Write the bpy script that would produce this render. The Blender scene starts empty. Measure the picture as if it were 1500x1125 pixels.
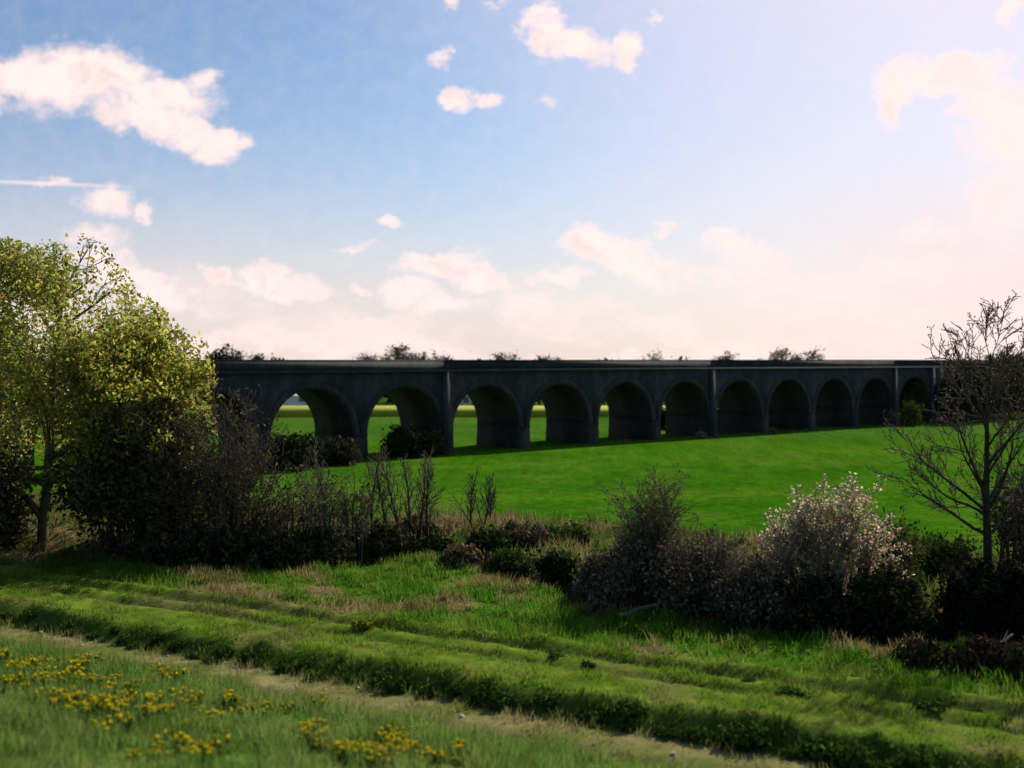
import bpy, math, random
import numpy as np
R = math.radians
scene = bpy.context.scene
C = bpy.data.collections.new("Scene"); scene.collection.children.link(C)

# ------------------------------------------------------------------ camera
F, EYE, HZ = 1700.0, 12.0, 527.0          # focal length in photo pixels, eye height, horizon row
cam = bpy.data.cameras.new("camera"); co = bpy.data.objects.new("camera", cam); C.objects.link(co)
co.location = (0, 0, EYE); co.rotation_euler = (R(90), 0, 0)
cam.sensor_width = 36; cam.lens = 36 * F / 1500.0
cam.shift_y = -(562.5 - HZ) / 1500.0
cam.clip_start = 0.5; cam.clip_end = 20000
cam.dof.use_dof = True; cam.dof.focus_distance = 62; cam.dof.aperture_fstop = 0.29
scene.camera = co

# ------------------------------------------------------------------ noise
def _hash(ix, iy, seed):
    n = (ix.astype(np.int64) * 374761393 + iy.astype(np.int64) * 668265263 + seed * 974634777) & 0x7fffffff
    n = ((n ^ (n >> 13)) * 1274126177) & 0x7fffffff
    return ((n ^ (n >> 16)) & 0xffff) / 65535.0
def vnoise(x, y, seed=0):
    x = np.asarray(x, float); y = np.asarray(y, float)
    ix, iy = np.floor(x), np.floor(y); fx, fy = x - ix, y - iy
    fx = fx * fx * (3 - 2 * fx); fy = fy * fy * (3 - 2 * fy)
    a, b = _hash(ix, iy, seed), _hash(ix + 1, iy, seed)
    c, d = _hash(ix, iy + 1, seed), _hash(ix + 1, iy + 1, seed)
    return (a * (1 - fx) + b * fx) * (1 - fy) + (c * (1 - fx) + d * fx) * fy
def fbm(x, y, seed=0, o=4):
    s, a, t = 0, 0.5, 0
    for k in range(o):
        s = s + a * vnoise(np.asarray(x) * 2 ** k, np.asarray(y) * 2 ** k, seed + k); t += a; a *= .5
    return s / t
def sstep(a, b, x):
    t = np.clip((x - a) / (b - a), 0, 1); return t * t * (3 - 2 * t)

# ------------------------------------------------------------------ terrain
DITCH = [(-900, 800), (-200, 812), (60, 814), (300, 832), (480, 832), (560, 822), (640, 816), (730, 838), (790, 852), (870, 890),
         (1000, 908), (1150, 934), (1400, 934), (1500, 938), (2200, 985)]
DPX = np.array([p[0] for p in DITCH], float); DZ = np.array([(EYE - 1) * F / (p[1] - HZ) for p in DITCH])
FIELD = [(-900, 760), (0, 735), (400, 748), (560, 776), (640, 772), (740, 765), (900, 782), (1100, 800), (1300, 822), (1500, 822), (2200, 850)]
FPX = np.array([p[0] for p in FIELD], float); FZ = np.array([(EYE - 1) * F / (p[1] - HZ) for p in FIELD])
def zones(X, Y):
    Ys = np.maximum(Y, 1.0)
    px = X / Ys * F + 750
    s = .49 * X + .87 * Y + .35 * (fbm(X * .25, Y * .25, 5, 2) - .5)
    sd = Y - np.interp(px, DPX, DZ) + 1.6 * (fbm(X * .3, Y * .3, 9, 3) - .5)
    fd = Y - np.interp(px, FPX, FZ) + 2.0 * (fbm(X * .2, Y * .2, 19, 3) - .5)
    return px, s, sd, fd
def height(X, Y):
    X = np.asarray(X, float); Y = np.asarray(Y, float)
    px, s, sd, fd = zones(X, Y)
    h = np.full(X.shape, 1.0)
    near = np.maximum(29.5 - s, 0)
    h = h + near * .2 + np.maximum(14 - s, 0) * .32
    h = np.minimum(h, 9.3)
    bench = sstep(31.6, 32.8, s) * (1 - sstep(38.2, 40.6, s))
    lump = fbm(X * .9, Y * .9, 3, 3) - .5
    h = h + bench * .50 + np.exp(-((s - 32.7) / .6) ** 2) * (.12 + .6 * lump)
    h = h + bench * (.15 * (fbm(X * .6, Y * .6, 71, 4) - .5) + .14 * (fbm(X * 2.2, Y * 2.2, 73, 2) - .5))
    for c in (35.8, 37.4):
        h = h - bench * .22 * np.exp(-((s - c) / .3) ** 2)
    h = h - .22 * np.exp(-((s - 29.4) / .35) ** 2)
    h = h + .12 * np.exp(-((s - 38.2) / .5) ** 2) * (1 + 3 * lump)
    mead = sstep(38.6, 41, s) * (1 - sstep(-1.5, .2, sd)) * (Y > 5)
    h = h + mead * (.9 * (fbm(X * .33, Y * .33, 7, 4) - .5) + .15)
    far = Y > 20
    h = h - far * 1.0 * np.exp(-((sd - .2) / 1.0) ** 2)
    bank = sstep(.3, 2.2, sd) * (1 - sstep(-4, 5, fd)) * far
    h = h + bank * (.35 + 2.2 * (fbm(X * .4, Y * .4, 11, 4) - .42))
    h = h + .3 * (fbm(X * .05, Y * .05, 21, 2) - .5) * (fd > 0) * sstep(0, 30, fd) * (Y < 400)
    return h
def hz(x, y): return float(height(np.array([x]), np.array([y]))[0])
def at(px, py):
    """pixel of the photograph -> point on the terrain"""
    dx, dz = (px - 750) / F, -(py - HZ) / F
    y = np.arange(12, 320, .1); z = EYE + dz * y; g = height(dx * y, y)
    k = np.argmax(z <= g); k = k if z[k] <= g[k] else len(y) - 1
    return np.array([dx * y[k], y[k], g[k]])
def on(px, Y):
    x = (px - 750) / F * Y; return np.array([x, Y, hz(x, Y)])

# ------------------------------------------------------------------ materials
def mat(name):
    m = bpy.data.materials.new(name); m.use_nodes = True
    nt = m.node_tree; nt.nodes.clear()
    return m, nt, nt.nodes, nt.links
def leaf_mat(name, trans=.35, rough=.7):
    m, nt, N, L = mat(name)
    a = N.new('ShaderNodeAttribute'); a.attribute_name = 'Col'
    d = N.new('ShaderNodeBsdfDiffuse'); t = N.new('ShaderNodeBsdfTranslucent')
    mx = N.new('ShaderNodeMixShader'); mx.inputs[0].default_value = trans
    o = N.new('ShaderNodeOutputMaterial')
    L.new(a.outputs['Color'], d.inputs['Color']); L.new(a.outputs['Color'], t.inputs['Color'])
    L.new(d.outputs[0], mx.inputs[1]); L.new(t.outputs[0], mx.inputs[2]); L.new(mx.outputs[0], o.inputs['Surface'])
    return m
def noisy_mat(name, c1, c2, scale=4., rough=.9, bump=.3, detail=8, attr=False):
    m, nt, N, L = mat(name)
    tc = N.new('ShaderNodeTexCoord'); nz = N.new('ShaderNodeTexNoise'); nz.inputs['Scale'].default_value = scale
    nz.inputs['Detail'].default_value = detail; nz.inputs['Roughness'].default_value = .65
    cr = N.new('ShaderNodeValToRGB'); cr.color_ramp.elements[0].position = .32; cr.color_ramp.elements[1].position = .68
    cr.color_ramp.elements[0].color = (*c1, 1); cr.color_ramp.elements[1].color = (*c2, 1)
    b = N.new('ShaderNodeBsdfPrincipled'); b.inputs['Roughness'].default_value = rough
    b.inputs['Specular IOR Level'].default_value = .0 if (attr or rough >= .95) else .2
    bp = N.new('ShaderNodeBump'); bp.inputs['Strength'].default_value = bump; bp.inputs['Distance'].default_value = .1
    o = N.new('ShaderNodeOutputMaterial')
    L.new(tc.outputs['Object'], nz.inputs['Vector']); L.new(nz.outputs[0], cr.inputs[0])
    if attr:
        a = N.new('ShaderNodeAttribute'); a.attribute_name = 'Col'
        mx = N.new('ShaderNodeMix'); mx.data_type = 'RGBA'; mx.blend_type = 'MULTIPLY'; mx.inputs[0].default_value = 1
        L.new(a.outputs['Color'], mx.inputs[6]); L.new(cr.outputs[0], mx.inputs[7]); L.new(mx.outputs[2], b.inputs['Base Color'])
    else:
        L.new(cr.outputs[0], b.inputs['Base Color'])
    L.new(nz.outputs[0], bp.inputs['Height']); L.new(bp.outputs[0], b.inputs['Normal'])
    L.new(b.outputs[0], o.inputs['Surface'])
    return m
def brick_mat(name, c1, c2, mortar, bw, bh, stain, stain_amt=.6):
    m, nt, N, L = mat(name)
    tc = N.new('ShaderNodeTexCoord'); sp = N.new('ShaderNodeSeparateXYZ'); cb = N.new('ShaderNodeCombineXYZ')
    ad = N.new('ShaderNodeMath'); ad.operation = 'ADD'
    L.new(tc.outputs['Object'], sp.inputs[0]); L.new(sp.outputs[0], ad.inputs[0]); L.new(sp.outputs[1], ad.inputs[1])
    L.new(ad.outputs[0], cb.inputs[0]); L.new(sp.outputs[2], cb.inputs[1])
    br = N.new('ShaderNodeTexBrick'); br.inputs['Scale'].default_value = 1
    br.inputs['Brick Width'].default_value = bw; br.inputs['Row Height'].default_value = bh
    br.inputs['Mortar Size'].default_value = bh * .08
    br.inputs['Color1'].default_value = (*c1, 1); br.inputs['Color2'].default_value = (*c2, 1); br.inputs['Mortar'].default_value = (*mortar, 1)
    L.new(cb.outputs[0], br.inputs['Vector'])
    mp = N.new('ShaderNodeMapping'); mp.inputs['Scale'].default_value = (.34, .34, .14)
    L.new(tc.outputs['Object'], mp.inputs[0])
    nz = N.new('ShaderNodeTexNoise'); nz.inputs['Scale'].default_value = 1.6; nz.inputs['Detail'].default_value = 9; nz.inputs['Roughness'].default_value = .7
    L.new(mp.outputs[0], nz.inputs['Vector'])
    cr = N.new('ShaderNodeValToRGB'); cr.color_ramp.elements[0].position = .47; cr.color_ramp.elements[1].position = .68
    L.new(nz.outputs[0], cr.inputs[0])
    mu = N.new('ShaderNodeMath'); mu.operation = 'MULTIPLY'; mu.inputs[1].default_value = stain_amt
    L.new(cr.outputs[0], mu.inputs[0])
    mx = N.new('ShaderNodeMix'); mx.data_type = 'RGBA'; mx.inputs[7].default_value = (*stain, 1)
    L.new(mu.outputs[0], mx.inputs[0]); L.new(br.outputs[0], mx.inputs[6])
    b = N.new('ShaderNodeBsdfPrincipled'); b.inputs['Roughness'].default_value = .85; b.inputs['Specular IOR Level'].default_value = .25
    L.new(mx.outputs[2], b.inputs['Base Color'])
    bp = N.new('ShaderNodeBump'); bp.inputs['Strength'].default_value = .4; bp.inputs['Distance'].default_value = .03
    L.new(br.outputs[1], bp.inputs['Height']); bp.invert = True
    o = N.new('ShaderNodeOutputMaterial'); L.new(b.outputs[0], o.inputs['Surface'])
    return m
M = {}
M['leaf'] = leaf_mat('leaf', .5)
M['dull'] = leaf_mat('dull_leaf', .15)
M['spring_leaf'] = leaf_mat('spring_leaf', .62)
M['grass'] = leaf_mat('grass_blade', .6)
M['flower'] = leaf_mat('petal', .3)
M['bark'] = noisy_mat('bark', (.045, .038, .028), (.11, .095, .07), 3)
M['bark_olive'] = noisy_mat('mossy_bark', (.05, .05, .025), (.13, .12, .06), 2)
M['bark_dark'] = noisy_mat('dark_bark', (.018, .015, .011), (.05, .042, .03), 3)
M['twig'] = noisy_mat('twig', (.09, .075, .045), (.17, .14, .09), 1)
M['twig_dark'] = noisy_mat('dark_twig', (.06, .045, .032), (.13, .095, .07), 1)
M['blossom_twig'] = noisy_mat('blossom_twig', (.14, .12, .085), (.26, .22, .16), 1)
M['pale_wood'] = noisy_mat('pale_wood', (.28, .2, .11), (.5, .38, .22), 4)
M['stone'] = noisy_mat('pale_flint', (.35, .33, .28), (.65, .6, .52), 6)
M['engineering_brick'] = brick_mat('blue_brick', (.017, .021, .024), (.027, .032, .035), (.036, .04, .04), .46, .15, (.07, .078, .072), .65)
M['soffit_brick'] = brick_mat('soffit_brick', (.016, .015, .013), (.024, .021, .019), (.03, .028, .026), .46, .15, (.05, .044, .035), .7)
M['coping'] = noisy_mat('coping_stone', (.02, .024, .022), (.05, .055, .05), 1.2)
M['band'] = noisy_mat('band_stone', (.030, .036, .038), (.055, .063, .064), .8)
M['pale_band'] = noisy_mat('pale_band_stone', (.08, .088, .085), (.13, .135, .125), .8)
M['ashlar'] = brick_mat('pale_ashlar', (.42, .38, .33), (.55, .5, .44), (.36, .33, .29), 1.3, .62, (.3, .27, .22), .8)
M['old_brick'] = brick_mat('orange_brick', (.42, .24, .14), (.52, .32, .2), (.4, .3, .22), .7, .25, (.5, .38, .26), .7)
M['slate'] = noisy_mat('slate', (.12, .12, .12), (.2, .2, .2), 2)
M['render'] = noisy_mat('cream_render', (.55, .48, .38), (.68, .6, .5), 1)
M['sheet'] = noisy_mat('pale_sheet_metal', (.75, .68, .66), (.85, .78, .76), .5)
M['rape'] = noisy_mat('rapeseed', (.22, .26, .012), (.36, .36, .012), 1.5, bump=.6)
M['tar'] = noisy_mat('ballast', (.05, .045, .04), (.12, .11, .1), 3)

# ------------------------------------------------------------------ mesh helpers
def link(name, me, m, parent=None):
    o = bpy.data.objects.new(name, me); C.objects.link(o)
    if m: me.materials.append(m)
    if parent: o.parent = parent
    return o
def quads(name, V, m, parent=None, col=None, smooth=False, faces=None):
    """V: (n*4,3) array of quad corners, or V + faces (k,4)"""
    V = np.asarray(V, np.float32).reshape(-1, 3)
    if faces is None: faces = np.arange(len(V)).reshape(-1, 4)
    faces = np.asarray(faces, np.int32); n = len(faces)
    me = bpy.data.meshes.new(name)
    me.vertices.add(len(V)); me.vertices.foreach_set('co', V.ravel())
    me.loops.add(n * 4); me.loops.foreach_set('vertex_index', faces.ravel())
    me.polygons.add(n); me.polygons.foreach_set('loop_start', np.arange(0, n * 4, 4, dtype=np.int32))
    me.polygons.foreach_set('loop_total', np.full(n, 4, np.int32))
    if smooth: me.polygons.foreach_set('use_smooth', np.ones(n, bool))
    me.update(calc_edges=True)
    if col is not None:
        at_ = me.color_attributes.new('Col', 'FLOAT_COLOR', 'POINT')
        c = np.ones((len(V), 4), np.float32); c[:, :3] = col; at_.data.foreach_set('color', c.ravel())
    me.validate()
    return link(name, me, m, parent)
def weld(o):
    import bmesh
    bm = bmesh.new(); bm.from_mesh(o.data); bmesh.ops.remove_doubles(bm, verts=bm.verts, dist=.0005); bm.to_mesh(o.data); bm.free()
def tag(o, label=None, cat=None, group=None, kind=None):
    if label: o['label'] = label
    if cat: o['category'] = cat
    if group: o['group'] = group
    if kind: o['kind'] = kind
    return o
def empty(name, loc, label, cat, group=None, rz=0):
    o = bpy.data.objects.new(name, None); C.objects.link(o); o.location = [float(v) for v in loc]; o.rotation_euler = (0, 0, rz)
    o.empty_display_size = .2
    return tag(o, label, cat, group)
def copy_tree(o, parent=None):
    c = o.copy(); C.objects.link(c)
    if parent: c.parent = parent
    for ch in list(o.children): copy_tree(ch, c)
    return c
def boxes(name, bl, m, parent=None):
    V, Fc = [], []
    for (x0, x1, y0, y1, z0, z1) in bl:
        k = len(V)
        V += [(x0, y0, z0), (x1, y0, z0), (x1, y1, z0), (x0, y1, z0), (x0, y0, z1), (x1, y0, z1), (x1, y1, z1), (x0, y1, z1)]
        Fc += [(k, k + 3, k + 2, k + 1), (k + 4, k + 5, k + 6, k + 7), (k, k + 1, k + 5, k + 4), (k + 1, k + 2, k + 6, k + 5), (k + 2, k + 3, k + 7, k + 6), (k + 3, k, k + 4, k + 7)]
    return quads(name, V, m, parent, faces=Fc)

# branches: segs = list of (p0, p1, r0, r1, level)
def tubes(segs, n=5):
    P0 = np.array([s[0] for s in segs]); P1 = np.array([s[1] for s in segs])
    r0 = np.array([s[2] for s in segs])[:, None]; r1 = np.array([s[3] for s in segs])[:, None]
    d = P1 - P0; d /= np.linalg.norm(d, axis=1, keepdims=True) + 1e-9
    ref = np.where(np.abs(d[:, 2:3]) > .9, np.array([[1., 0, 0]]), np.array([[0, 0, 1.]]))
    a = np.cross(d, ref); a /= np.linalg.norm(a, axis=1, keepdims=True) + 1e-9; b = np.cross(d, a)
    m = len(segs); th = np.arange(n) * 2 * math.pi / n
    ring = a[:, None] * np.cos(th)[None, :, None] + b[:, None] * np.sin(th)[None, :, None]
    V = np.concatenate([P0[:, None] + ring * r0[:, None], P1[:, None] + ring * r1[:, None]], 1)      # m, 2n, 3
    k = np.arange(n); k2 = (k + 1) % n
    f = np.stack([k, k2, k2 + n, k + n], -1)[None] + (np.arange(m) * 2 * n)[:, None, None]
    return V.reshape(-1, 3), f.reshape(-1, 4)
def wood(name, segs, n, m, parent):
    V, f = tubes(segs, n); return quads(name, V, m, parent, smooth=True, faces=f)
def unit(v): return v / (np.linalg.norm(v) + 1e-9)
def grow(rng, p, d, L, r, lv, P, segs):
    k = P['k'][lv]; q = np.array(p, float); d = unit(np.array(d, float)); st = L / k
    nodes = [(q.copy(), d.copy(), r)]
    r_end = r * P.get('taper', .35)
    for i in range(k):
        d = unit(d + rng.normal(0, P['wob'][lv], 3) + np.array([0, 0, P['up'][lv]]))
        q2 = q + d * st; ra = r + (r_end - r) * (i / k); rb = r + (r_end - r) * ((i + 1) / k)
        segs.append((q, q2, max(ra, P['rmin']), max(rb, P['rmin']), lv))
        q = q2; nodes.append((q.copy(), d.copy(), rb))
    if lv + 1 < len(P['k']):
        nc = P['n'][lv]
        for j in range(nc):
            f = P['start'][lv] + (1 - P['start'][lv]) * (j + rng.random()) / nc
            i = min(int(f * k), k - 1); a = f * k - i
            b = nodes[i][0] * (1 - a) + nodes[i + 1][0] * a
            dd = nodes[i + 1][1]
            az = rng.random() * 2 * math.pi if lv else (j * 2.4 + rng.normal(0, .3))
            ref = np.array([1., 0, 0]) if abs(dd[0]) < .8 else np.array([0, 1., 0])
            u = unit(np.cross(dd, ref)); v = np.cross(dd, u)
            an = P['ang'][lv] * (1 + rng.normal(0, .18))
            nd = dd * math.cos(an) + (u * math.cos(az) + v * math.sin(az)) * math.sin(an)
            fl = P['len'][lv] * (1 - P.get('short', .5) * (f - P['start'][lv]) / (1.001 - P['start'][lv])) * (.75 + .5 * rng.random())
            rr = nodes[i][2] * P.get('rr', .55) * (.8 + .3 * rng.random())
            grow(rng, b, nd, L * fl, rr, lv + 1, P, segs)
    return segs
def leaves(rng, pts, size, col, var=.3, stretch=1.6, droop=0.):
    n = len(pts)
    a = rng.normal(size=(n, 3)); a[:, 2] -= droop; a /= np.linalg.norm(a, axis=1, keepdims=True)
    b = rng.normal(size=(n, 3)); b -= a * (a * b).sum(1, keepdims=True); b /= np.linalg.norm(b, axis=1, keepdims=True)
    s = size * (.6 + .8 * rng.random((n, 1)))
    A, B = a * s * stretch * .5, b * s * .5
    V = np.stack([pts - A, pts + B * .9, pts + A, pts - B * .9], 1)
    c = np.array(col) * (1 + var * rng.normal(size=(n, 1))) * (1 + .12 * rng.normal(size=(n, 3)))
    c = np.repeat(np.clip(c, .004, .9), 4, axis=0)
    return V.reshape(-1, 3), c
def along(rng, segs, n, jit):
    w = np.array([np.linalg.norm(s[1] - s[0]) for s in segs]); w = w / w.sum()
    i = rng.choice(len(segs), n, p=w); t = rng.random((n, 1))
    P0 = np.array([s[0] for s in segs])[i]; P1 = np.array([s[1] for s in segs])[i]
    return P0 * (1 - t) + P1 * t + rng.normal(0, jit, (n, 3))
def clumpy(rng, pts, scale, keep):
    """drop points between clumps so that gaps open in a crown"""
    q = fbm(pts[:, 0] / scale + 31.7, pts[:, 2] / scale + pts[:, 1] / scale * .7, int(rng.integers(1000)), 2)
    return pts[q > np.quantile(q, 1 - keep)]

def tree(name, base, Ht, label, cat, P, seed, leaf=None, nleaf=0, lsize=.2, bark='bark', twig='twig', r=.3, lean=(0, 0), group=None,
         jit=.4, keep=.8, crown='crown', trunk_frac=.8, lv_leaf=2, leafmat='leaf', split=1, droop=0., post=None, limbs=None, dome=None, fill_every=1):
    rng = np.random.default_rng(seed)
    root = empty(name, base, label, cat, group)
    segs = []
    grow(rng, (0, 0, -.3), (lean[0], lean[1], 1), Ht * trunk_frac, r, 0, P, segs)
    for (h0, dx, dy, dzv, L, rr) in (limbs or []):
        t = h0 / Ht / trunk_frac; main = [s for s in segs if s[4] == 0]; s0 = main[min(int(t * len(main)), len(main) - 1)]
        grow(rng, s0[0], (dx, dy, dzv), L, rr, 1, P, segs)
    if dome:                                                   # rounded outline: (radius, height of its centre, semi-height)
        ins = lambda q: (q[..., 0] ** 2 + q[..., 1] ** 2) / dome[0] ** 2 + (np.maximum(q[..., 2] - dome[1], 0) / dome[2]) ** 2 < .78 + .55 * (fbm(q[..., 0] * .42 + q[..., 1] * .3 + seed, q[..., 2] * .42 - q[..., 1] * .25, 3, 3) - .25)
        segs = [s for s in segs if s[4] == 0 and s[1][2] < dome[1] + dome[2] * .9 or ins(np.array(s[1]))]
    wood('trunk', [s for s in segs if s[4] < split], 8, M[bark], root)
    tw = [s for s in segs if s[4] >= split]
    if leaf is None:
        wood(crown, tw, 4, M[twig], root)
    else:
        wood('branches', tw, 4, M[twig], root)
        ls = [s for s in tw if s[4] >= lv_leaf]
        pts = clumpy(rng, along(rng, ls, nleaf, jit), Ht * .09, keep)
        if dome:                                               # fine outer leafage, in clumps, just inside the outline
            v = rng.normal(size=(nleaf, 3)); v /= np.linalg.norm(v, axis=1, keepdims=True); v = v[v[:, 2] > -.25]
            v *= (.55 + .45 * rng.random((len(v), 1)) ** .6) * np.array([dome[0], dome[0], dome[2]]); v[:, 2] += dome[1]
            pts = np.concatenate([pts, clumpy(rng, v, Ht * .075, .45)[::fill_every]])
            pts = pts[ins(pts)]
        cols = leaf if isinstance(leaf, list) else [leaf]
        ch = rng.integers(len(cols), size=len(pts)); VV, CC = [], []
        for k, c in enumerate(cols):
            v, cc = leaves(rng, pts[ch == k], lsize, c, droop=droop); VV.append(v); CC.append(cc)
        quads(crown, np.concatenate(VV), M[leafmat], root, np.concatenate(CC))
    return root

def bush(name, base, W, Ht, label, cat, seed, leaf, nleaf, lsize, nstem=24, twig='twig_dark', group=None, D=None, r=.05, leafmat='dull',
         lvl=3, spread=.75, fill=.5, stretch=1.6, upl=.02, tw_n=5, rmin=.012):
    """several stems fanning out of the ground, twigs and small leaves filling an uneven dome"""
    rng = np.random.default_rng(seed); D = D or W * .8
    root = empty(name, base, label, cat, group)
    segs = []
    P = dict(k=[5, 4, 3][:lvl], wob=[.1, .18, .25], up=[upl, upl, 0], n=[tw_n, tw_n, 0], start=[.25, .2, 0], ang=[.6, .7, .7], len=[.5, .5, .5], rmin=rmin, taper=.3)
    for i in range(nstem):
        a = rng.random() * 2 * math.pi; q = math.sqrt(rng.random())
        x0, y0 = math.cos(a) * q * W * .22, math.sin(a) * q * D * .22
        tx, ty = math.cos(a) * q * W * .5 * spread, math.sin(a) * q * D * .5 * spread
        hh = Ht * (1 - .45 * q * q) * (.7 + .35 * rng.random())
        d = np.array([tx - x0, ty - y0, hh])
        grow(rng, (x0, y0, -.15), d, np.linalg.norm(d) * .95, r * (.6 + .7 * rng.random()), 0, P, segs)
    wood('stems', segs, 4, M[twig], root)
    if nleaf:
        n1 = int(nleaf * (1 - fill)); pts = along(rng, segs, n1, lsize * 1.2)
        n2 = nleaf - n1
        if n2:
            # rounded lumps through the dome
            lum = rng.random((22, 3)); lum[:, 0] = (lum[:, 0] - .5) * W * .8; lum[:, 1] = (lum[:, 1] - .5) * D * .8
            e = np.clip(1 - (lum[:, 0] / (W * .5)) ** 2 - (lum[:, 1] / (D * .5)) ** 2, .06, 1) ** .5
            lum[:, 2] *= e * Ht * .85
            rad = Ht * (.12 + .16 * rng.random(22))
            i = rng.integers(22, size=n2); v = rng.normal(size=(n2, 3)); v /= np.linalg.norm(v, axis=1, keepdims=True)
            v *= rng.random((n2, 1)) ** .4
            pts = np.concatenate([pts, lum[i] + v * rad[i][:, None]])
        pts = pts[pts[:, 2] > -.2]
        cols = leaf if isinstance(leaf, list) else [leaf]
        ch = rng.integers(len(cols), size=len(pts)); VV, CC = [], []
        for k, c in enumerate(cols):
            v, cc = leaves(rng, pts[ch == k], lsize, c, stretch=stretch); VV.append(v); CC.append(cc)
        quads('foliage', np.concatenate(VV), M[leafmat], root, np.concatenate(CC))
    return root
def pxbush(name, px, py, wpx, top, *a, **k):
    p = at(px, py); s = p[1] / F
    return bush(name, p, wpx * s, max(.3, EYE + (HZ - top) * s - p[2]), *a, **k)

# ------------------------------------------------------------------ ground sheet
def axis(parts):
    out = [parts[0][0]]
    for (a, b, st0, st1) in parts:
        x = a
        while x < b - 1e-6:
            t = (x - a) / (b - a); x += st0 + (st1 - st0) * t; out.append(min(x, b))
    return np.unique(np.round(np.array(out), 4))
gx = axis([(-3000, -300, 400, 60), (-300, -60, 40, 2), (-60, -28, 1.2, .45), (-28, 28, .33, .33), (28, 60, .45, 1.2), (60, 300, 2, 40), (300, 3000, 60, 400)])
gy = axis([(-300, 0, 40, 6), (0, 16, 4, .6), (16, 30, .5, .3), (30, 70, .28, .28), (70, 100, .4, 1.5), (100, 300, 2, 20), (300, 9000, 40, 900)])
GX, GY = np.meshgrid(gx, gy); GZ = height(GX, GY)
PATCH = [((px_ - 750) / F * 18700 / (py_ - HZ), 18700 / (py_ - HZ), ra, rb) for (px_, py_, ra, rb) in
         ((770, 900, 4.5, 2.2), (690, 935, 3, 1.5), (330, 850, 6, 1.6), (960, 950, 3, 1.2), (1250, 955, 5, 1.5), (430, 905, 4, 1.0))]
def ground_col(X, Y):
    px, s, sd, fd = zones(X, Y)
    n1 = fbm(X * .8, Y * .8, 41, 4)[..., None]; n2 = fbm(X * .22, Y * .22, 43, 3)[..., None]; n3 = fbm(X * 2.6, Y * 2.6, 47, 2)[..., None]
    def mix(a, b, t): return a * (1 - t) + b * t
    c = lambda *v: np.array(v)
    rough = mix(c(.095, .175, .030), c(.15, .20, .048), sstep(.35, .65, n1))
    dry = mix(c(.15, .16, .045), c(.25, .21, .09), sstep(.4, .65, n1))
    track = mix(c(.10, .175, .016), c(.15, .21, .026), sstep(.35, .65, n1))
    track = mix(track, c(.14, .125, .05), .6 * sstep(.52, .66, .6 * n2 + .4 * n1))
    mead = mix(c(.055, .15, .010), c(.10, .165, .02), sstep(.35, .62, n1))
    brown = mix(c(.14, .105, .04), c(.22, .165, .075), sstep(.35, .65, n1))
    bp = 0
    for (bx, by, ra, rb) in PATCH: bp = bp + np.exp(-(((X - bx) / ra) ** 2 + ((Y - by) / rb) ** 2))
    mead = mix(mead, brown, .85 * sstep(.50, .64, n2 * .8 + .13 * bp[..., None] + .25 * (n1 - .5) + .07))
    scrub = mix(c(.06, .10, .015), c(.17, .13, .06), sstep(.42, .6, n1))
    mud = c(.03, .025, .018) + 0 * n1
    nf = (.6 * fbm(X * .05, Y * .16, 51, 4) + .4 * fbm(X * .3, Y * .5, 53, 3))[..., None]
    crop = mix(c(.034, .130, .004), c(.066, .165, .008), sstep(.3, .7, nf)); crop = mix(crop, crop * .8, sstep(.42, .72, n1)); crop = mix(crop, c(.10, .15, .02), .35 * sstep(.55, .72, n2))
    far = mix(c(.04, .12, .012), c(.07, .15, .016), sstep(.35, .65, nf))
    S, D, Fd = s[..., None], sd[..., None], fd[..., None]; YY = Y[..., None]
    o = rough
    o = mix(o, dry, sstep(28.8, 29.6, S) * .85)
    step = mix(c(.045, .085, .012), c(.08, .13, .02), n3)
    o = mix(o, step, sstep(31.3, 31.9, S))
    o = mix(o, track, sstep(32.4, 33.0, S))
    for k in (35.8, 37.4): o = mix(o, c(.055, .06, .022), .85 * np.exp(-((S - k) / .28) ** 2))
    o = mix(o, mead, sstep(38.1, 38.9, S))
    o = mix(o, mud, sstep(-1.3, -.2, D) * (YY > 20))
    o = mix(o, scrub, sstep(.8, 2.0, D) * (YY > 20))
    o = mix(o, crop, sstep(-1.2, .6, Fd) * (YY > 20))
    o = mix(o, c(.17, .15, .06), .8 * np.exp(-((Fd - .0) / 1.0) ** 2) * sstep(.35, .6, n1) * (YY > 20))
    o = mix(o, far, sstep(150, 175, YY))
    return o * (.82 + .36 * n3)
gcol = ground_col(GX, GY).reshape(-1, 3)
ny, nx = GX.shape
idx = np.arange(nx * ny).reshape(ny, nx)
gf = np.stack([idx[:-1, :-1], idx[:-1, 1:], idx[1:, 1:], idx[1:, :-1]], -1).reshape(-1, 4)
M['ground'] = noisy_mat('ground', (.62, .66, .6), (1.15, 1.1, 1.1), 1.1, rough=1, bump=.8, attr=True)
tag(quads('ground', np.stack([GX, GY, GZ], -1).reshape(-1, 3), M['ground'], None, gcol, True, gf), kind='structure')

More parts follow.
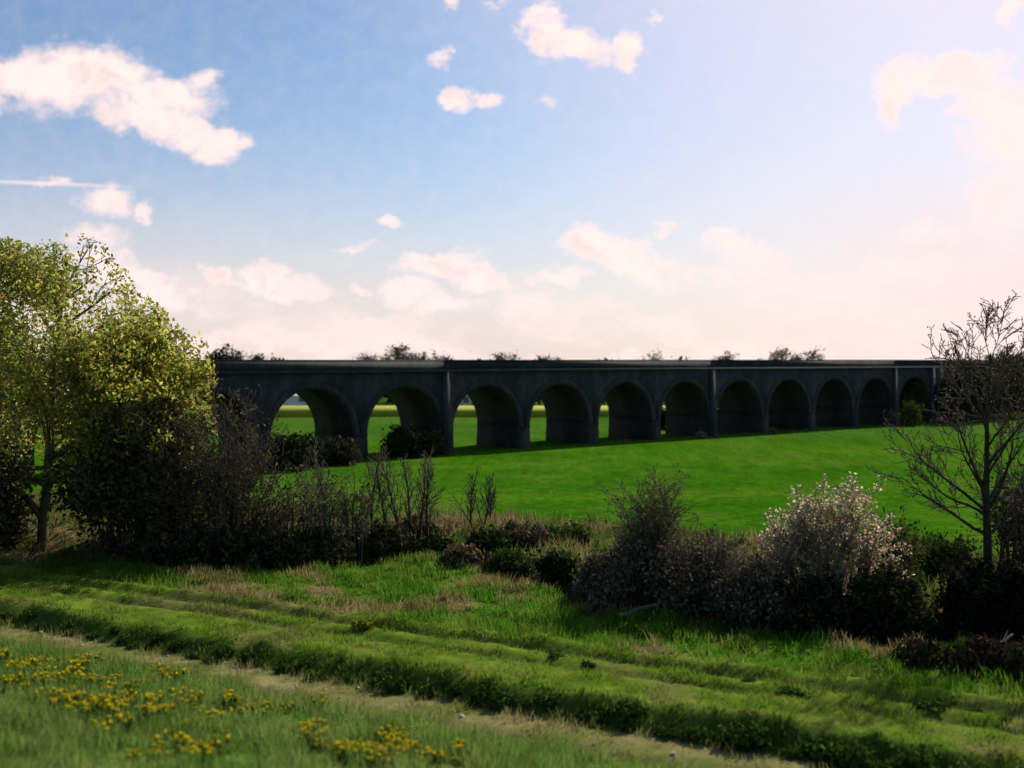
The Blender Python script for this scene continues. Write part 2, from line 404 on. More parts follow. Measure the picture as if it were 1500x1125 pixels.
# stream in the ditch
def stream():
    m, nt, N, L = mat('water'); b = N.new('ShaderNodeBsdfPrincipled'); b.inputs['Base Color'].default_value = (.02, .022, .018, 1)
    b.inputs['Roughness'].default_value = .12
    nz = N.new('ShaderNodeTexNoise'); nz.inputs['Scale'].default_value = 2; bp = N.new('ShaderNodeBump'); bp.inputs['Strength'].default_value = .15
    L.new(nz.outputs[0], bp.inputs['Height']); L.new(bp.outputs[0], b.inputs['Normal'])
    o = N.new('ShaderNodeOutputMaterial'); L.new(b.outputs[0], o.inputs['Surface'])
    V = []
    pxs = np.linspace(-500, 1900, 120)
    zz = np.interp(pxs, DPX, DZ); xx = (pxs - 750) / F * zz
    for i in range(len(pxs) - 1):
        V += [(xx[i], zz[i] - .9, .22), (xx[i + 1], zz[i + 1] - .9, .22), (xx[i + 1], zz[i + 1] + 1.2, .22), (xx[i], zz[i] + 1.2, .22)]
    tag(quads('stream', V, m), kind='structure')
stream()

# yellow field beyond the viaduct (a standing crop about 0.9 m high)
o = boxes('rapeseed_field', [(-190, 260, 223, 256, .9, 1.9)], M['rape']); tag(o, kind='structure')

# ------------------------------------------------------------------ grass (uncountable)
def grass(name, n, box, sel, hgt, wid, seed, tint=1.0, dens=None):
    rng = np.random.default_rng(seed)
    x = rng.uniform(box[0], box[1], n * 3); y = rng.uniform(box[2], box[3], n * 3)
    px, s, sd, fd = zones(x, y)
    ok = sel(px, s, sd, fd, x, y)
    if dens is not None: ok &= rng.random(len(x)) < dens(x, y)
    x, y = x[ok][:n], y[ok][:n]; z = height(x, y); m = len(x)
    c = ground_col(x, y) * tint * (1 + .22 * rng.normal(size=(m, 1)))
    cl = fbm(x * 1.3, y * 1.3, seed + 3, 3)
    h = (hgt * (.45 + .8 * rng.random(m)) * (.3 + 1.4 * sstep(.3, .7, cl)))[:, None]; a = rng.uniform(0, math.pi, m)
    wv = np.stack([np.cos(a), np.sin(a), 0 * a], -1) * wid * .5 * (.6 + .8 * rng.random((m, 1)))
    p = np.stack([x, y, z - .03], -1)
    tip = p + np.concatenate([rng.normal(0, .35, (m, 2)) * h, h], 1)
    V = np.stack([p - wv, p + wv, tip + wv * .15, tip - wv * .15], 1).reshape(-1, 3)
    o = quads(name, V, M['grass'], None, np.repeat(np.clip(c, .004, .9), 4, 0))
    tag(o, kind='stuff'); return o
inview = lambda px: (px > -160) & (px < 1660)
o = grass('rough_grass', 90000, (-24, 24, 17, 46), lambda px, s, sd, fd, x, y: inview(px) & (s < 29.2) & (y > 18), .34, .03, 1, 1.1)
tag(o, 'rough dull green grass on the near bank among the yellow flowers', 'grass')
o = grass('dry_grass', 34000, (-30, 26, 26, 52), lambda px, s, sd, fd, x, y: inview(px) & (s > 28.8) & (s < 31.9), .2, .03, 2, 1.1)
tag(o, 'short straw coloured grass along the dry strip below the ditch bank', 'grass')
o = grass('bank_grass', 70000, (-34, 26, 26, 58), lambda px, s, sd, fd, x, y: inview(px) & (s > 31.5) & (s < 33.2), .17, .045, 3, 1.0)
tag(o, 'dark green tangled growth on the step beside the grassy track', 'grass')
o = grass('track_grass', 170000, (-38, 28, 28, 62), lambda px, s, sd, fd, x, y: inview(px) & (s > 32.8) & (s < 38.8) & (np.abs(s - 35.8) > .22) & (np.abs(s - 37.4) > .2), .13, .028, 4, 1.1)
tag(o, 'short bright green grass on the rutted track', 'grass')
o = grass('meadow_grass', 100000, (-40, 34, 34, 76), lambda px, s, sd, fd, x, y: inview(px) & (s > 38.4) & (sd < -.3), .30, .05, 5, 1.1)
tag(o, 'uneven green and brown meadow grass between the track and the stream', 'grass')
o = grass('scrub_grass', 50000, (-45, 40, 38, 100), lambda px, s, sd, fd, x, y: inview(px) & (sd > .8) & (fd < 1.5), .45, .06, 6, 1.05)
tag(o, 'tangled tufts of green and straw grass on the far bank below the field', 'grass')
o = grass('crop', 70000, (-50, 110, 60, 190), lambda px, s, sd, fd, x, y: inview(px) & (fd > .5), .10, .07, 7, 1.5)
tag(o, 'bright green young crop covering the rising field before the viaduct', 'crop')

# ------------------------------------------------------------------ viaduct
PIT, ZI = 12.0, 129.0
ang = math.atan2(2000.0, F)                                  # direction of the viaduct away from the view axis
dvec = np.array([math.sin(ang), math.cos(ang)])
org = np.array([(538 - 750) / F * ZI, ZI])
via = empty('viaduct', (org[0], org[1], 0), 'long dark blue brick railway viaduct of many round arches beyond the green field', 'viaduct', rz=math.pi / 2 - ang)
# local axes: +x along the viaduct to the right and away, +y away from the camera; z from the ground datum
WD, TOP = 8.2, 12.0
SOF = TOP - 3.15; RAD = 5.1; SPR = SOF - RAD
I0, I1 = -5, 10
king = lambda i: (i - 1) % 4 == 0
def arch_bay(i):
    """from the right edge of pier i-1 to the left edge of pier i (+ half piers) above springing"""
    x0, x1 = PIT * (i - 1), PIT * i - 1.8
    cx, rx = (x0 + x1) / 2, (x1 - x0) / 2
    n = 24; T = TOP - 1.25
    th = [math.pi * (1 - k / n) for k in range(n + 1)]
    A = [(cx + rx * math.cos(t), SPR + RAD * math.sin(t)) for t in th]
    Bm = [(x0 - .9, SPR)] + A + [(x1 + .9, SPR)]
    V, mi = [], []
    for k in range(len(Bm) - 1):
        (xa, za), (xb, zb) = Bm[k], Bm[k + 1]
        V += [(xa, 0, za), (xb, 0, zb), (xb, 0, T), (xa, 0, T)]
        V += [(xb, WD, zb), (xa, WD, za), (xa, WD, T), (xb, WD, T)]
        V += [(xa, 0, T), (xb, 0, T), (xb, WD, T), (xa, WD, T)]
        V += [(xa, 0, za), (xa, WD, za), (xb, WD, zb), (xb, 0, zb)]
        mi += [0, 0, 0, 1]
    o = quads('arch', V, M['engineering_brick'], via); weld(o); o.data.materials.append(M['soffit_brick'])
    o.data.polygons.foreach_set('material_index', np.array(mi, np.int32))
    V = []; ro, yy = .75, -.035
    O = [(cx + (rx + ro) * math.cos(t), SPR + (RAD + ro) * math.sin(t)) for t in th]
    for k in range(n):
        a0, a1, o0, o1 = A[k], A[k + 1], O[k], O[k + 1]
        V += [(a0[0], yy, a0[1]), (a1[0], yy, a1[1]), (o1[0], yy, o1[1]), (o0[0], yy, o0[1])]
        V += [(o0[0], yy, o0[1]), (o1[0], yy, o1[1]), (o1[0], 0, o1[1]), (o0[0], 0, o0[1])]
        V += [(a1[0], yy, a1[1]), (a0[0], yy, a0[1]), (a0[0], 0, a0[1]), (a1[0], 0, a1[1])]
    weld(quads('arch_ring', V, M['engineering_brick'], via))
for i in range(I0 + 1, I1 + 1): arch_bay(i)
for i in range(I0, I1 + 1):
    x0, x1 = PIT * i - 1.8, PIT * i
    # battered pier shaft
    b = .16; V = []
    lo = [(x0 - b, -b, -1.5), (x1 + b, -b, -1.5), (x1 + b, WD + b, -1.5), (x0 - b, WD + b, -1.5)]
    hi = [(x0, 0, SPR), (x1, 0, SPR), (x1, WD, SPR), (x0, WD, SPR)]
    for k in range(4):
        k2 = (k + 1) % 4; V += [lo[k], lo[k2], hi[k2], hi[k]]
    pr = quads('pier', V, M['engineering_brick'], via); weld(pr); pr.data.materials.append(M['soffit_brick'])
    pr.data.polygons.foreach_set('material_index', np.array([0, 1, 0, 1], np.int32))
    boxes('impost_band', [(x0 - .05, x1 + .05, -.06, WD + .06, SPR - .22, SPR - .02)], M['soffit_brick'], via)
    if king(i):
        for (ya, yb) in ((-.24, -.01), (WD + .01, WD + .24)):
            boxes('pilaster', [(x0 + .15, x1 - .15, ya, yb, -1.5, TOP - 1.26)], M['engineering_brick'], via)
XA, XB = PIT * I0 - 1.8, PIT * I1 + 32.0
for ya, yb in ((-.3, -.002), (WD + .002, WD + .3)): boxes('string_course', [(XA, XB, ya, yb, TOP - 1.42, TOP - 1.14)], M['band'], via)
boxes('deck', [(XA, XB, .452, WD - .452, TOP - 1.9, TOP - 1.1)], M['tar'], via)
cuts = [PIT * i - .9 for i in range(I0, I1 + 1) if king(i)]
edges = [XA] + cuts + [XB]
for y0, y1 in ((-.05, .45), (WD - .45, WD + .05)):
    for a, b_ in zip(edges[:-1], edges[1:]):
        s0, s1 = a + (.5 if a != XA else 0), b_ - (.5 if b_ != XB else 0)
        pa = boxes('parapet', [(s0, s1, y0, y1, TOP - 1.13, TOP - .2)], M['engineering_brick'], via)
        boxes('coping', [(s0 - .04, s1 + .04, y0 - .08, y1 + .08, TOP - .197, TOP)], M['coping'], pa)
    for c in cuts:
        boxes('parapet', [(c - .498, c + .498, y0 + .03, y1 - .03, TOP - 1.13, TOP - .5)], M['engineering_brick'], via)
# abutment at the right end with a broad pilaster
boxes('abutment', [(PIT * I1 + .003, XB, .02, WD - .02, -1.5, TOP - 1.43)], M['engineering_brick'], via)
boxes('pilaster', [(PIT * I1 + .2, PIT * I1 + 3.2, -.4, -.003, -1.5, TOP - 1.43)], M['pale_band'], via)
boxes('pilaster', [(PIT * I1 - 1.7, PIT * I1 - .3, -.4, -.003, -1.5, TOP - 1.43)], M['band'], via)

# earth embankment carrying the line on to the right
def embankment():
    rng = np.random.default_rng(8); us = np.linspace(XB - 4, XB + 420, 90); ys = np.array([-20, -14, -9, -5, -1, 3, 6.5, 9.5, 14, 20, 27.])
    hs = np.array([-.5, 1.4, 4.5, 7.6, 10.4, 10.6, 10.6, 10.3, 6.5, 2.5, -.5])
    U, Yv = np.meshgrid(us, ys); Hh = np.repeat(hs[:, None], len(us), 1)
    Hh = Hh + .8 * (fbm(U * .2, Yv * .2, 61, 3) - .5)
    taper = sstep(XB - 4, XB + 6, U); Yv = np.where(Yv < 0, Yv * (.15 + .85 * taper) + .5 * (1 - taper), Yv)
    dx = np.array([dvec[0], dvec[1]]); nn = np.array([-dvec[1], dvec[0]])
    X = org[0] + U * dx[0] + Yv * nn[0]; Y = org[1] + U * dx[1] + Yv * nn[1]
    ny, nx = U.shape; ii = np.arange(nx * ny).reshape(ny, nx)
    f = np.stack([ii[:-1, :-1], ii[:-1, 1:], ii[1:, 1:], ii[1:, :-1]], -1).reshape(-1, 4)
    m = noisy_mat('embankment_grass', (.016, .016, .008), (.032, .028, .015), .8, rough=1, bump=.5)
    tag(quads('railway_embankment', np.stack([X, Y, Hh], -1).reshape(-1, 3), m, faces=f, smooth=True), kind='structure')
embankment()
def vpt(u, y):                                                # viaduct coordinates -> world
    nn = np.array([-dvec[1], dvec[0]]); p = org + dvec * u + nn * y
    return np.array([p[0], p[1], hz(p[0], p[1])])

# ------------------------------------------------------------------ buildings
def gable_house(name, px, Y, wpx, dp, eave, ridge, wall, roof, label, cat, rz=0, chim=True):
    w = wpx * Y / F; p = on(px, Y)
    r = empty(name, p, label, cat, rz=rz)
    V = [(-w / 2, 0, -.5), (w / 2, 0, -.5), (w / 2, 0, eave), (-w / 2, 0, eave), (w / 2, dp, -.5), (-w / 2, dp, -.5), (-w / 2, dp, eave), (w / 2, dp, eave),
         (-w / 2, dp / 2, ridge), (w / 2, dp / 2, ridge)]
    Fc = [(0, 1, 2, 3), (4, 5, 6, 7), (1, 4, 7, 2), (5, 0, 3, 6), (3, 6, 8, 8), (2, 7, 9, 9)]
    me = bpy.data.meshes.new('wall'); me.from_pydata(V, [], [tuple(dict.fromkeys(f)) for f in Fc]); link('wall', me, wall, r)
    V = []
    for sgn in (0, 1):
        ye = -.5 if sgn == 0 else dp + .5; ze = eave - .25
        a = [(-w / 2 - .3, ye, ze), (w / 2 + .3, ye, ze), (w / 2 + .3, dp / 2, ridge + .1), (-w / 2 - .3, dp / 2, ridge + .1)]
        b = [(x, y, z + .2) for x, y, z in a]
        V += a + b
        for k in range(4): V += [a[k], a[(k + 1) % 4], b[(k + 1) % 4], b[k]]
    ro = quads('roof', V, roof, r)
    if chim: boxes('chimney', [(w / 2 - 1.2, w / 2 - .3, dp / 2 - .4, dp / 2 + .4, ridge - .5, ridge + 1.3)], M['old_brick'], ro)
    for k in (-1, 1):
        wn = boxes('window', [(k * w * .25 - .6, k * w * .25 + .6, -.06, -.004, 1.1, 2.4)], M['slate'], r)
    return r
gable_house('cottage', 676, 268, 26, 6, 3.6, 6.6, M['render'], M['slate'], 'small cream cottage among dark trees, seen through a viaduct arch', 'house')
gable_house('barn', 425, 276, 66, 14, 2.6, 4.2, M['sheet'], M['sheet'], 'long low pale shed beyond the yellow field, seen through the tallest arch', 'shed', chim=False)

# ------------------------------------------------------------------ far trees
PB = dict(k=[7, 5, 4, 3], wob=[.06, .14, .2, .25], up=[.03, .05, .03, 0], n=[11, 7, 5, 0], start=[.25, .2, .2, 0], ang=[.75, .7, .7, .7], len=[.55, .5, .5, .5], rmin=.035, taper=.3)
def ztop(Y, top): return EYE + (HZ - top) * Y / F
far = [  # px, Y, top row, kind, label
    (316, 285, 507, 'g', 'dark green round tree rising over the parapet beside the yellow green tree'),
    (345, 290, 514, 'b', 'thin bare tree above the parapet between two dark green ones'),
    (382, 280, 516, 'g', 'small dark green bush like tree poking over the parapet above the tallest arch'),
    (530, 300, 518, 'b', 'low bare treetop at the left edge of the widest bare clump over the parapet'),
    (572, 300, 502, 'b', 'tall brown bare tree, highest of the clump over the viaduct parapet'),
    (608, 296, 511, 'b', 'bare tree just right of the highest brown tree over the parapet'),
    (640, 304, 516, 'b', 'bare treetop directly left of the first parapet gap'),
    (735, 300, 516, 'b', 'low bare treetop above the viaduct, alone between the two parapet gaps'),
    (795, 310, 517, 'b', 'very thin bare tree tip over the middle of the viaduct'),
    (958, 300, 514, 'p', 'pale green round treetop showing over the viaduct'),
    (1062, 300, 518, 'b', 'low bare treetop just right of the second parapet gap'),
    (1128, 290, 513, 'p', 'narrow pale green treetop over the viaduct'),
    (1152, 296, 509, 'b', 'thin bare tree beside the narrow pale green treetop'),
    (1174, 300, 512, 'b', 'bare tree, rightmost of the three thin tops over the viaduct'),
]
for k, (px, Y, top, kind, lab) in enumerate(far):
    p = on(px, Y); Ht = ztop(Y, top + 4) - p[2]
    kw = dict(r=.28, jit=.5)
    if kind == 'b': kw.update(leaf=[(.13, .105, .08), (.17, .14, .11)], nleaf=2600, lsize=.3, leafmat='dull', lv_leaf=1, jit=.5, crown='crown')
    if kind == 'g': kw.update(leaf=[(.02, .035, .014), (.035, .055, .02)], nleaf=3500, lsize=.5, leafmat='dull', lv_leaf=1, jit=.7)
    if kind == 'p': kw.update(leaf=[(.12, .14, .04), (.16, .17, .06)], nleaf=700, lsize=.35, lv_leaf=2)
    tree('round_tree' if kind == 'g' else 'bare_tree', p, Ht, lab, 'tree', PB, 100 + k, group='distant trees beyond the viaduct', trunk_frac=.84, split=1, **kw).scale = (1.5, 1.5, 1) if kind == 'b' else (1, 1, 1)
# dark wood edge behind the yellow field: each tree its own, seen through the arches
wr = random.Random(4)
proto = None
edge_wood = [(540, 'dark tree behind the yellow field, seen through the arch left of the first parapet gap'),
        (575, 'dark tree close to the left pier line behind the yellow field, second arch'),
        (700, 'dark evergreen directly right of the cream cottage'), (655, 'dark tree directly left of the cream cottage'),
        (725, 'dark tree behind the crossing of the third pier and the yellow field'), (790, 'dark tree behind the yellow strip in the fourth arch'),
        (815, 'dark tree at the right of the yellow strip in the fourth arch'), (885, 'dark tree behind the yellow strip in the fifth arch'),
        (912, 'dark tree at the right of the yellow strip in the fifth arch'), (975, 'dark tree behind the yellow strip in the sixth arch'),
        (1003, 'dark tree right of the yellow strip in the sixth arch'), (1056, 'dark tree seen through the narrow gap of the seventh arch'),
        (455, 'grey green tree behind the pale shed, seen through the tallest arch'), (410, 'grey green tree at the left end of the pale shed')]
for k, (px, lab) in enumerate(edge_wood):
    Y = 274 + wr.random() * 12 if px not in (455, 410) else 294; p = on(px, Y); Ht = 9.5
    if proto is None:
        proto = tree('dark_tree', p, Ht, lab, 'tree', PB, 77, leaf=[(.022, .03, .012), (.035, .042, .018)], nleaf=3500, lsize=.6, leafmat='dull', lv_leaf=1, jit=.9, keep=.95, group='trees along the far edge of the yellow field', trunk_frac=.75)
        o = proto
    else:
        o = copy_tree(proto); o['label'] = lab
    o.location = p; o.rotation_euler = (0, 0, wr.random() * 6.28); s = .85 + .3 * wr.random(); o.scale = (s * 1.15, s * 1.15, s)
# hedge under the shed
# ------------------------------------------------------------------ trees on and before the embankment at the right
PE = dict(k=[6, 5, 4, 3], wob=[.08, .15, .2, .25], up=[.04, .06, .03, 0], n=[12, 8, 6, 0], start=[.12, .2, .2, 0], ang=[.75, .7, .7, .7], len=[.6, .5, .5, .5], rmin=.03, taper=.3)
emb = [(1328, 126, -7, 548, 'brown bare tree hiding the last dark arch'), (1366, 129, -6, 580, 'low bare tree in front of the pale end pilaster'),
       (1395, 139, -17, 523, 'brown bare tree just right of the pale end pilaster'), (1425, 146, -17, 520, 'dense brown tree right behind the big bare tree fork'),
       (1452, 154, -17, 521, 'dark brown tree on the railway bank beside the big bare trunk'), (1480, 162, -17, 517, 'dark tree on the railway bank near the right edge, second from it'),
       (1500, 170, -17, 514, 'dark tree on the railway bank at the right edge'), (1412, 142, -14, 524, 'slim dark brown tree between the pale end pilaster and the big bare tree'), (1466, 156, -13, 519, 'dark brown tree behind the right limbs of the big bare tree'), (1535, 182, -17, 516, 'dark tree on the railway bank just past the right edge')]
for k, (px, u, y, top, lab) in enumerate(emb):
    p = vpt(u, y); p[2] = max(p[2], 1.0); Yq = p[1]; p[0] = (px - 750) / F * Yq
    tree('bank_tree', p, ztop(Yq, top) - p[2], lab, 'tree', PE, 200 + k, leaf=[(.05, .042, .022), (.075, .06, .032), (.04, .045, .02)], nleaf=5200 if k else 1800, lsize=.3, leafmat='dull', lv_leaf=1, jit=.6,
         group='trees along the railway bank', r=.2, trunk_frac=.78, keep=.85)
# growth at the foot of the viaduct
bush('shrub', vpt(106, -3.5), 3.6, 4.6, 'yellow green shrub before the dark arch near the right end of the viaduct', 'shrub', 301, [(.12, .15, .02), (.07, .1, .02)], 2600, .24, 14, 'twig')
bush('shrub', vpt(101.5, -3), 2.0, 3.0, 'bare pinkish shrub beside the yellow green shrub under the arch', 'shrub', 302, [(.16, .11, .09)], 500, .16, 14, 'twig')
for k, (px, Y, w, h, c, lab) in enumerate([
        (432, 116, 6.5, 4.6, (.02, .03, .012), 'dark round bush standing in front of the tallest arch'),
        (590, 131, 5.2, 3.8, (.025, .04, .016), 'dark green bush inside the arch left of the first parapet gap'),
        (632, 133, 3, 3.4, (.03, .045, .018), 'low dark bush against the pier left of the first parapet gap'),
        (497, 122, 5, 3.2, (.05, .045, .025), 'brown scrubby bush at the foot of the tallest arch right pier'),
        (985, 186, 6, 4.0, (.014, .02, .01), 'black green bush seen through the sixth arch'),
        (1068, 190, 5, 4.5, (.014, .02, .01), 'black green bush low in the seventh arch')]):
    bush('bush', on(px, Y), w, h, lab, 'bush', 310 + k, [c, tuple(v * 1.5 for v in c)], 3200, .26, 16)
tf = None
for k, (u, y, sc) in enumerate([(53.5, -2.6, .8), (57, -2.5, .4), (69.5, -2.6, .75), (38.5, -2.4, .4), (78, -2.5, .35), (63, -2.6, .4)]):
    lab = 'straw coloured weed tuft on the field edge under the viaduct'
    if tf is None:
        tf = bush('weed_tuft', vpt(u, y), 2.2, 1.3, lab, 'weeds', 330, [(.26, .19, .11), (.18, .14, .08)], 900, .2, 26, 'twig', group='straw tufts along the viaduct foot'); o = tf
    else: o = copy_tree(tf)
    o.location = vpt(u, y); o.scale = (sc, sc, sc); o.rotation_euler = (0, 0, k * 1.3)

# ------------------------------------------------------------------ big tree on the left
PW = dict(k=[9, 7, 5, 4], wob=[.07, .12, .16, .2], up=[.02, -.015, -.04, -.1], n=[15, 8, 6, 0], start=[.22, .2, .15, 0], ang=[.72, .6, .7, .7], len=[.62, .48, .45, .5], rmin=.018, taper=.25, short=.55)
p = at(62, 800); s = p[1] / F
PW1 = dict(PW, n=[22, 9, 6, 0], ang=[.95, .65, .7, .7], len=[.78, .48, .45, .5], short=.45)
tree('spring_tree', p, ztop(p[1], 300) - p[2], 'big spreading dome of thin yellow green spring leaves at the left edge', 'tree', PW1, 12,
     leaf=[(.34, .34, .06), (.42, .39, .10), (.22, .25, .04)], nleaf=60000, lsize=.17, leafmat='spring_leaf', bark='bark_olive', twig='twig', r=.36, jit=.6, keep=.66, trunk_frac=.84, lv_leaf=2,
     limbs=[(3.4, -.55, -.2, .9, 11, .22), (4.5, .75, -.1, .75, 12, .2), (6, .95, .1, .5, 11, .16), (8, .9, -.2, .4, 9, .13), (7, .6, -.7, .5, 9, .13), (5, -.9, -.1, .5, 10, .15)], dome=(222 * s, EYE + (HZ - 620) * s - p[2], 285 * s))
p2 = at(205, 806); s = p2[1] / F
PW2 = dict(PW, n=[16, 9, 6, 0], start=[.12, .15, .1, 0], ang=[.85, .7, .7, .7])
tree('spring_tree', p2, ztop(p2[1], 425) - p2[2], 'rounded yellow green tree before the left end of the visible viaduct, lower than its neighbour', 'tree', PW2, 31,
     leaf=[(.33, .33, .05), (.42, .38, .08), (.22, .24, .035)], nleaf=26000, lsize=.17, leafmat='spring_leaf', fill_every=3, bark='bark_olive', twig='twig', r=.25, jit=.45, keep=.6, trunk_frac=.84, lv_leaf=1, droop=.6,
     limbs=[(5, 1, -.2, .3, 5, .1), (7, 1, .1, .4, 5, .1), (6, .7, -.7, .4, 5, .1), (9, .9, 0, .4, 4, .08)], dome=(116 * s, EYE + (HZ - 560) * s - p2[2], 114 * s))
DK = [(.035, .04, .02), (.065, .065, .028), (.10, .095, .036)]
pxbush('evergreen_thicket', 190, 812, 235, 560, 'tall black green thicket below the rounded yellow green tree', 'thicket', 401, DK, 13000, .22, 50, D=5.5, fill=.55, spread=.9)
pxbush('evergreen_thicket', 285, 818, 130, 590, 'dark thicket right of the black green mass, at the tree foot', 'thicket', 402, [(.06, .055, .026), (.10, .08, .045)], 2600, .17, 30, D=4.5, fill=.45, spread=.9)
pxbush('evergreen_thicket', -22, 816, 85, 632, 'dark narrow bush cut off by the left edge of the photo', 'bush', 403, DK, 7000, .24, 26, D=3, fill=.6, spread=.8)  # added bush in place of a dark silhouette reflected in the train window
# bare scrub between the thicket and the saplings
for k, (px, py, w, top, lab, nl, dkk) in enumerate([
        (345, 818, 120, 560, 'tall dark scrub standing before the left pier of the tallest arch', 2400, 1),
        (415, 822, 110, 668, 'brown bare scrub under the tallest arch with arching stems', 900, 1),
        (470, 826, 100, 648, 'thin upright bare scrub before the right pier of the tallest arch', 600, 0),
        (518, 822, 80, 680, 'low bare scrub left of the row of saplings', 350, 0)]):
    pxbush('bare_scrub', px, py, w, top, lab, 'scrub', 420 + k, [(.08, .07, .03), (.12, .095, .05)], nl, .14, 34 if k == 0 else 16, 'twig_dark' if dkk else 'twig', D=3, fill=.15, upl=.05, r=.06)
for k, (px, py, w, top, lab) in enumerate([(340, 824, 170, 760, 'black low bramble bank at the foot of the bare scrub'), (455, 828, 150, 768, 'dark low bramble bank by the stream under the saplings'),
        (560, 812, 110, 768, 'dark green bramble mound at the feet of the saplings'), (250, 826, 120, 772, 'black bramble mound below the tall thicket')]):
    pxbush('bramble', px, py, w, top, lab, 'bramble', 440 + k, DK, 5000, .2, 24, D=3, fill=.6)
# saplings
PS = dict(k=[7, 4, 3], wob=[.06, .14, .2], up=[.04, .1, .05], n=[16, 7, 0], start=[.22, .2, 0], ang=[.45, .6, .6], len=[.36, .5, .5], rmin=.016, taper=.25)
sap = [(478, 800, 655, 'slim bare sapling farthest left of the sapling row'), (545, 792, 668, 'slim bare sapling left in the row, leaning left', ), (566, 796, 672, 'slim bare sapling beside the left leaning one'),
       (588, 800, 662, 'tallest bare sapling of the row below the first parapet gap'), (600, 790, 668, 'thicker bare sapling just right of the tallest'),
       (614, 794, 676, 'thin bare sapling second from the right end of the row'), (626, 798, 670, 'bare sapling at the right end of the row')]
for k, (px, py, top, lab) in enumerate(sap):
    p = at(px, py)
    tree('sapling', p, ztop(p[1], top) - p[2], lab, 'sapling', PS, 460 + k, bark='bark_dark', twig='twig', r=.10, trunk_frac=.97, lean=((k % 3 - 1) * .06, 0), group='bare saplings along the stream')
for k, (px, py, top, ln, lab) in enumerate([(690, 772, 688, .1, 'lone forked bare sapling at the field edge'), (706, 774, 690, .12, 'bare sapling leaning right beside the lone forked one'), (716, 762, 712, .1, 'tiny bare sapling, last on the right at the field edge')]):
    p = at(px, py)
    tree('sapling', p, ztop(p[1], top) - p[2], lab, 'sapling', PS, 480 + k, bark='bark_dark', twig='twig_dark', r=.075, trunk_frac=.9, lean=(ln, 0), limbs=[(.8, -.5, 0, 1, 2.2, .05)], group='small saplings at the field edge')
# bramble mounds and dry growth on the far bank
for k, (px, py, w, top, c, lab) in enumerate([
        (770, 800, 110, 762, [(.17, .125, .07), (.11, .085, .045)], 'straw brown dead bramble mound at the field edge'),
        (675, 828, 75, 796, [(.2, .145, .075), (.12, .09, .04)], 'small tan mound of dead growth on the stream bank'),
        (640, 818, 80, 782, [(.03, .05, .014), (.05, .075, .018)], 'dark green mound behind the small tan one'),
        (715, 806, 80, 776, [(.025, .045, .012), (.05, .08, .018)], 'dark green nettle mound below the field edge saplings'),
        (750, 838, 95, 806, [(.05, .085, .015), (.08, .11, .025)], 'green mound on the bank left of the brown thicket'),
        (820, 852, 70, 806, [(.02, .035, .011), (.035, .05, .016)], 'dark bush at the water beside the brown thicket'),
        (840, 800, 60, 768, [(.06, .10, .014), (.09, .12, .025)], 'bright green mound just left of the brown thicket'),
        (610, 782, 70, 760, [(.15, .11, .06), (.09, .08, .035)], 'dry reddish growth at the field edge behind the saplings')]):
    pxbush('mound', px, py, w, top, lab, 'undergrowth', 500 + k, c, 3000, .17, 22, 'twig', D=2.6, fill=.5)
BR = [(.17, .125, .085), (.22, .165, .11), (.10, .085, .05)]
for k, (px, py, w, top, lab) in enumerate([(935, 886, 160, 772, 'brown leafless thicket mound, highest of the row by the stream'), (1020, 905, 170, 768, 'wide dark brown thicket behind the fallen log'),
        (1105, 918, 130, 800, 'lower brown thicket at the foot of the pale blossom bush'), (880, 872, 70, 808, 'small brown thicket at the left end of the row')]):
    pxbush('brown_thicket', px, py, w, top, lab, 'thicket', 520 + k, BR, 5000, .12, 60, 'twig_dark', D=4, fill=.35, group='brown thickets along the stream', tw_n=6)
pxbush('bare_bush', 957, 872, 95, 688, 'tall round olive bare bush rising behind the brown thicket', 'bush', 530, [(.17, .165, .05), (.14, .14, .04)], 4500, .085, 50, 'twig', D=2.6, fill=.25, upl=.03, r=.045)
# blossom bush
pxbush('blossom_bush', 1212, 880, 212, 704, 'rounded bush covered in pale pinkish blossom', 'bush', 540, [(.55, .43, .32), (.48, .37, .26), (.38, .31, .19), (.28, .26, .11)], 20000, .085, 56, 'blossom_twig', D=4.0, fill=.0, spread=.95, leafmat='spring_leaf', upl=.03)
for k, (px, py, w, top, c, lab, nl) in enumerate([
        (1195, 920, 130, 840, [(.02, .022, .01), (.05, .045, .02)], 'black green bramble under the blossom bush', 5000),
        (1300, 924, 140, 826, [(.02, .025, .009), (.06, .06, .02)], 'dark bramble between the blossom bush and the big bare trunk', 5500),
        (1160, 912, 60, 850, [(.10, .11, .03), (.12, .07, .035), (.03, .03, .015)], 'small bush with yellowish and russet leaves under the blossom bush', 1500),
        (1440, 930, 125, 812, [(.014, .017, .010), (.026, .028, .013)], 'black ivy mass at the foot of the big bare tree', 9000),
        (1520, 935, 110, 790, [(.012, .014, .008), (.03, .028, .014)], 'dark bush cut by the right edge behind the pale stick', 5500),
        (1310, 860, 110, 745, [(.075, .085, .018), (.10, .11, .025)], 'olive green scrub right of the blossom bush', 1800),
        (1385, 850, 110, 770, [(.05, .08, .015), (.08, .11, .02)], 'green scrub left of the big bare trunk', 2000),
        (1485, 840, 90, 640, [(.06, .055, .03), (.08, .07, .035)], 'tall brown scrub right of the big bare trunk', 1800)]):
    pxbush('scrub_bush', px, py, w, top, lab, 'bush', 550 + k, c, nl, .15, 30, 'twig_dark' if k != 5 else 'twig', D=3, fill=.45 if k < 5 else .2)
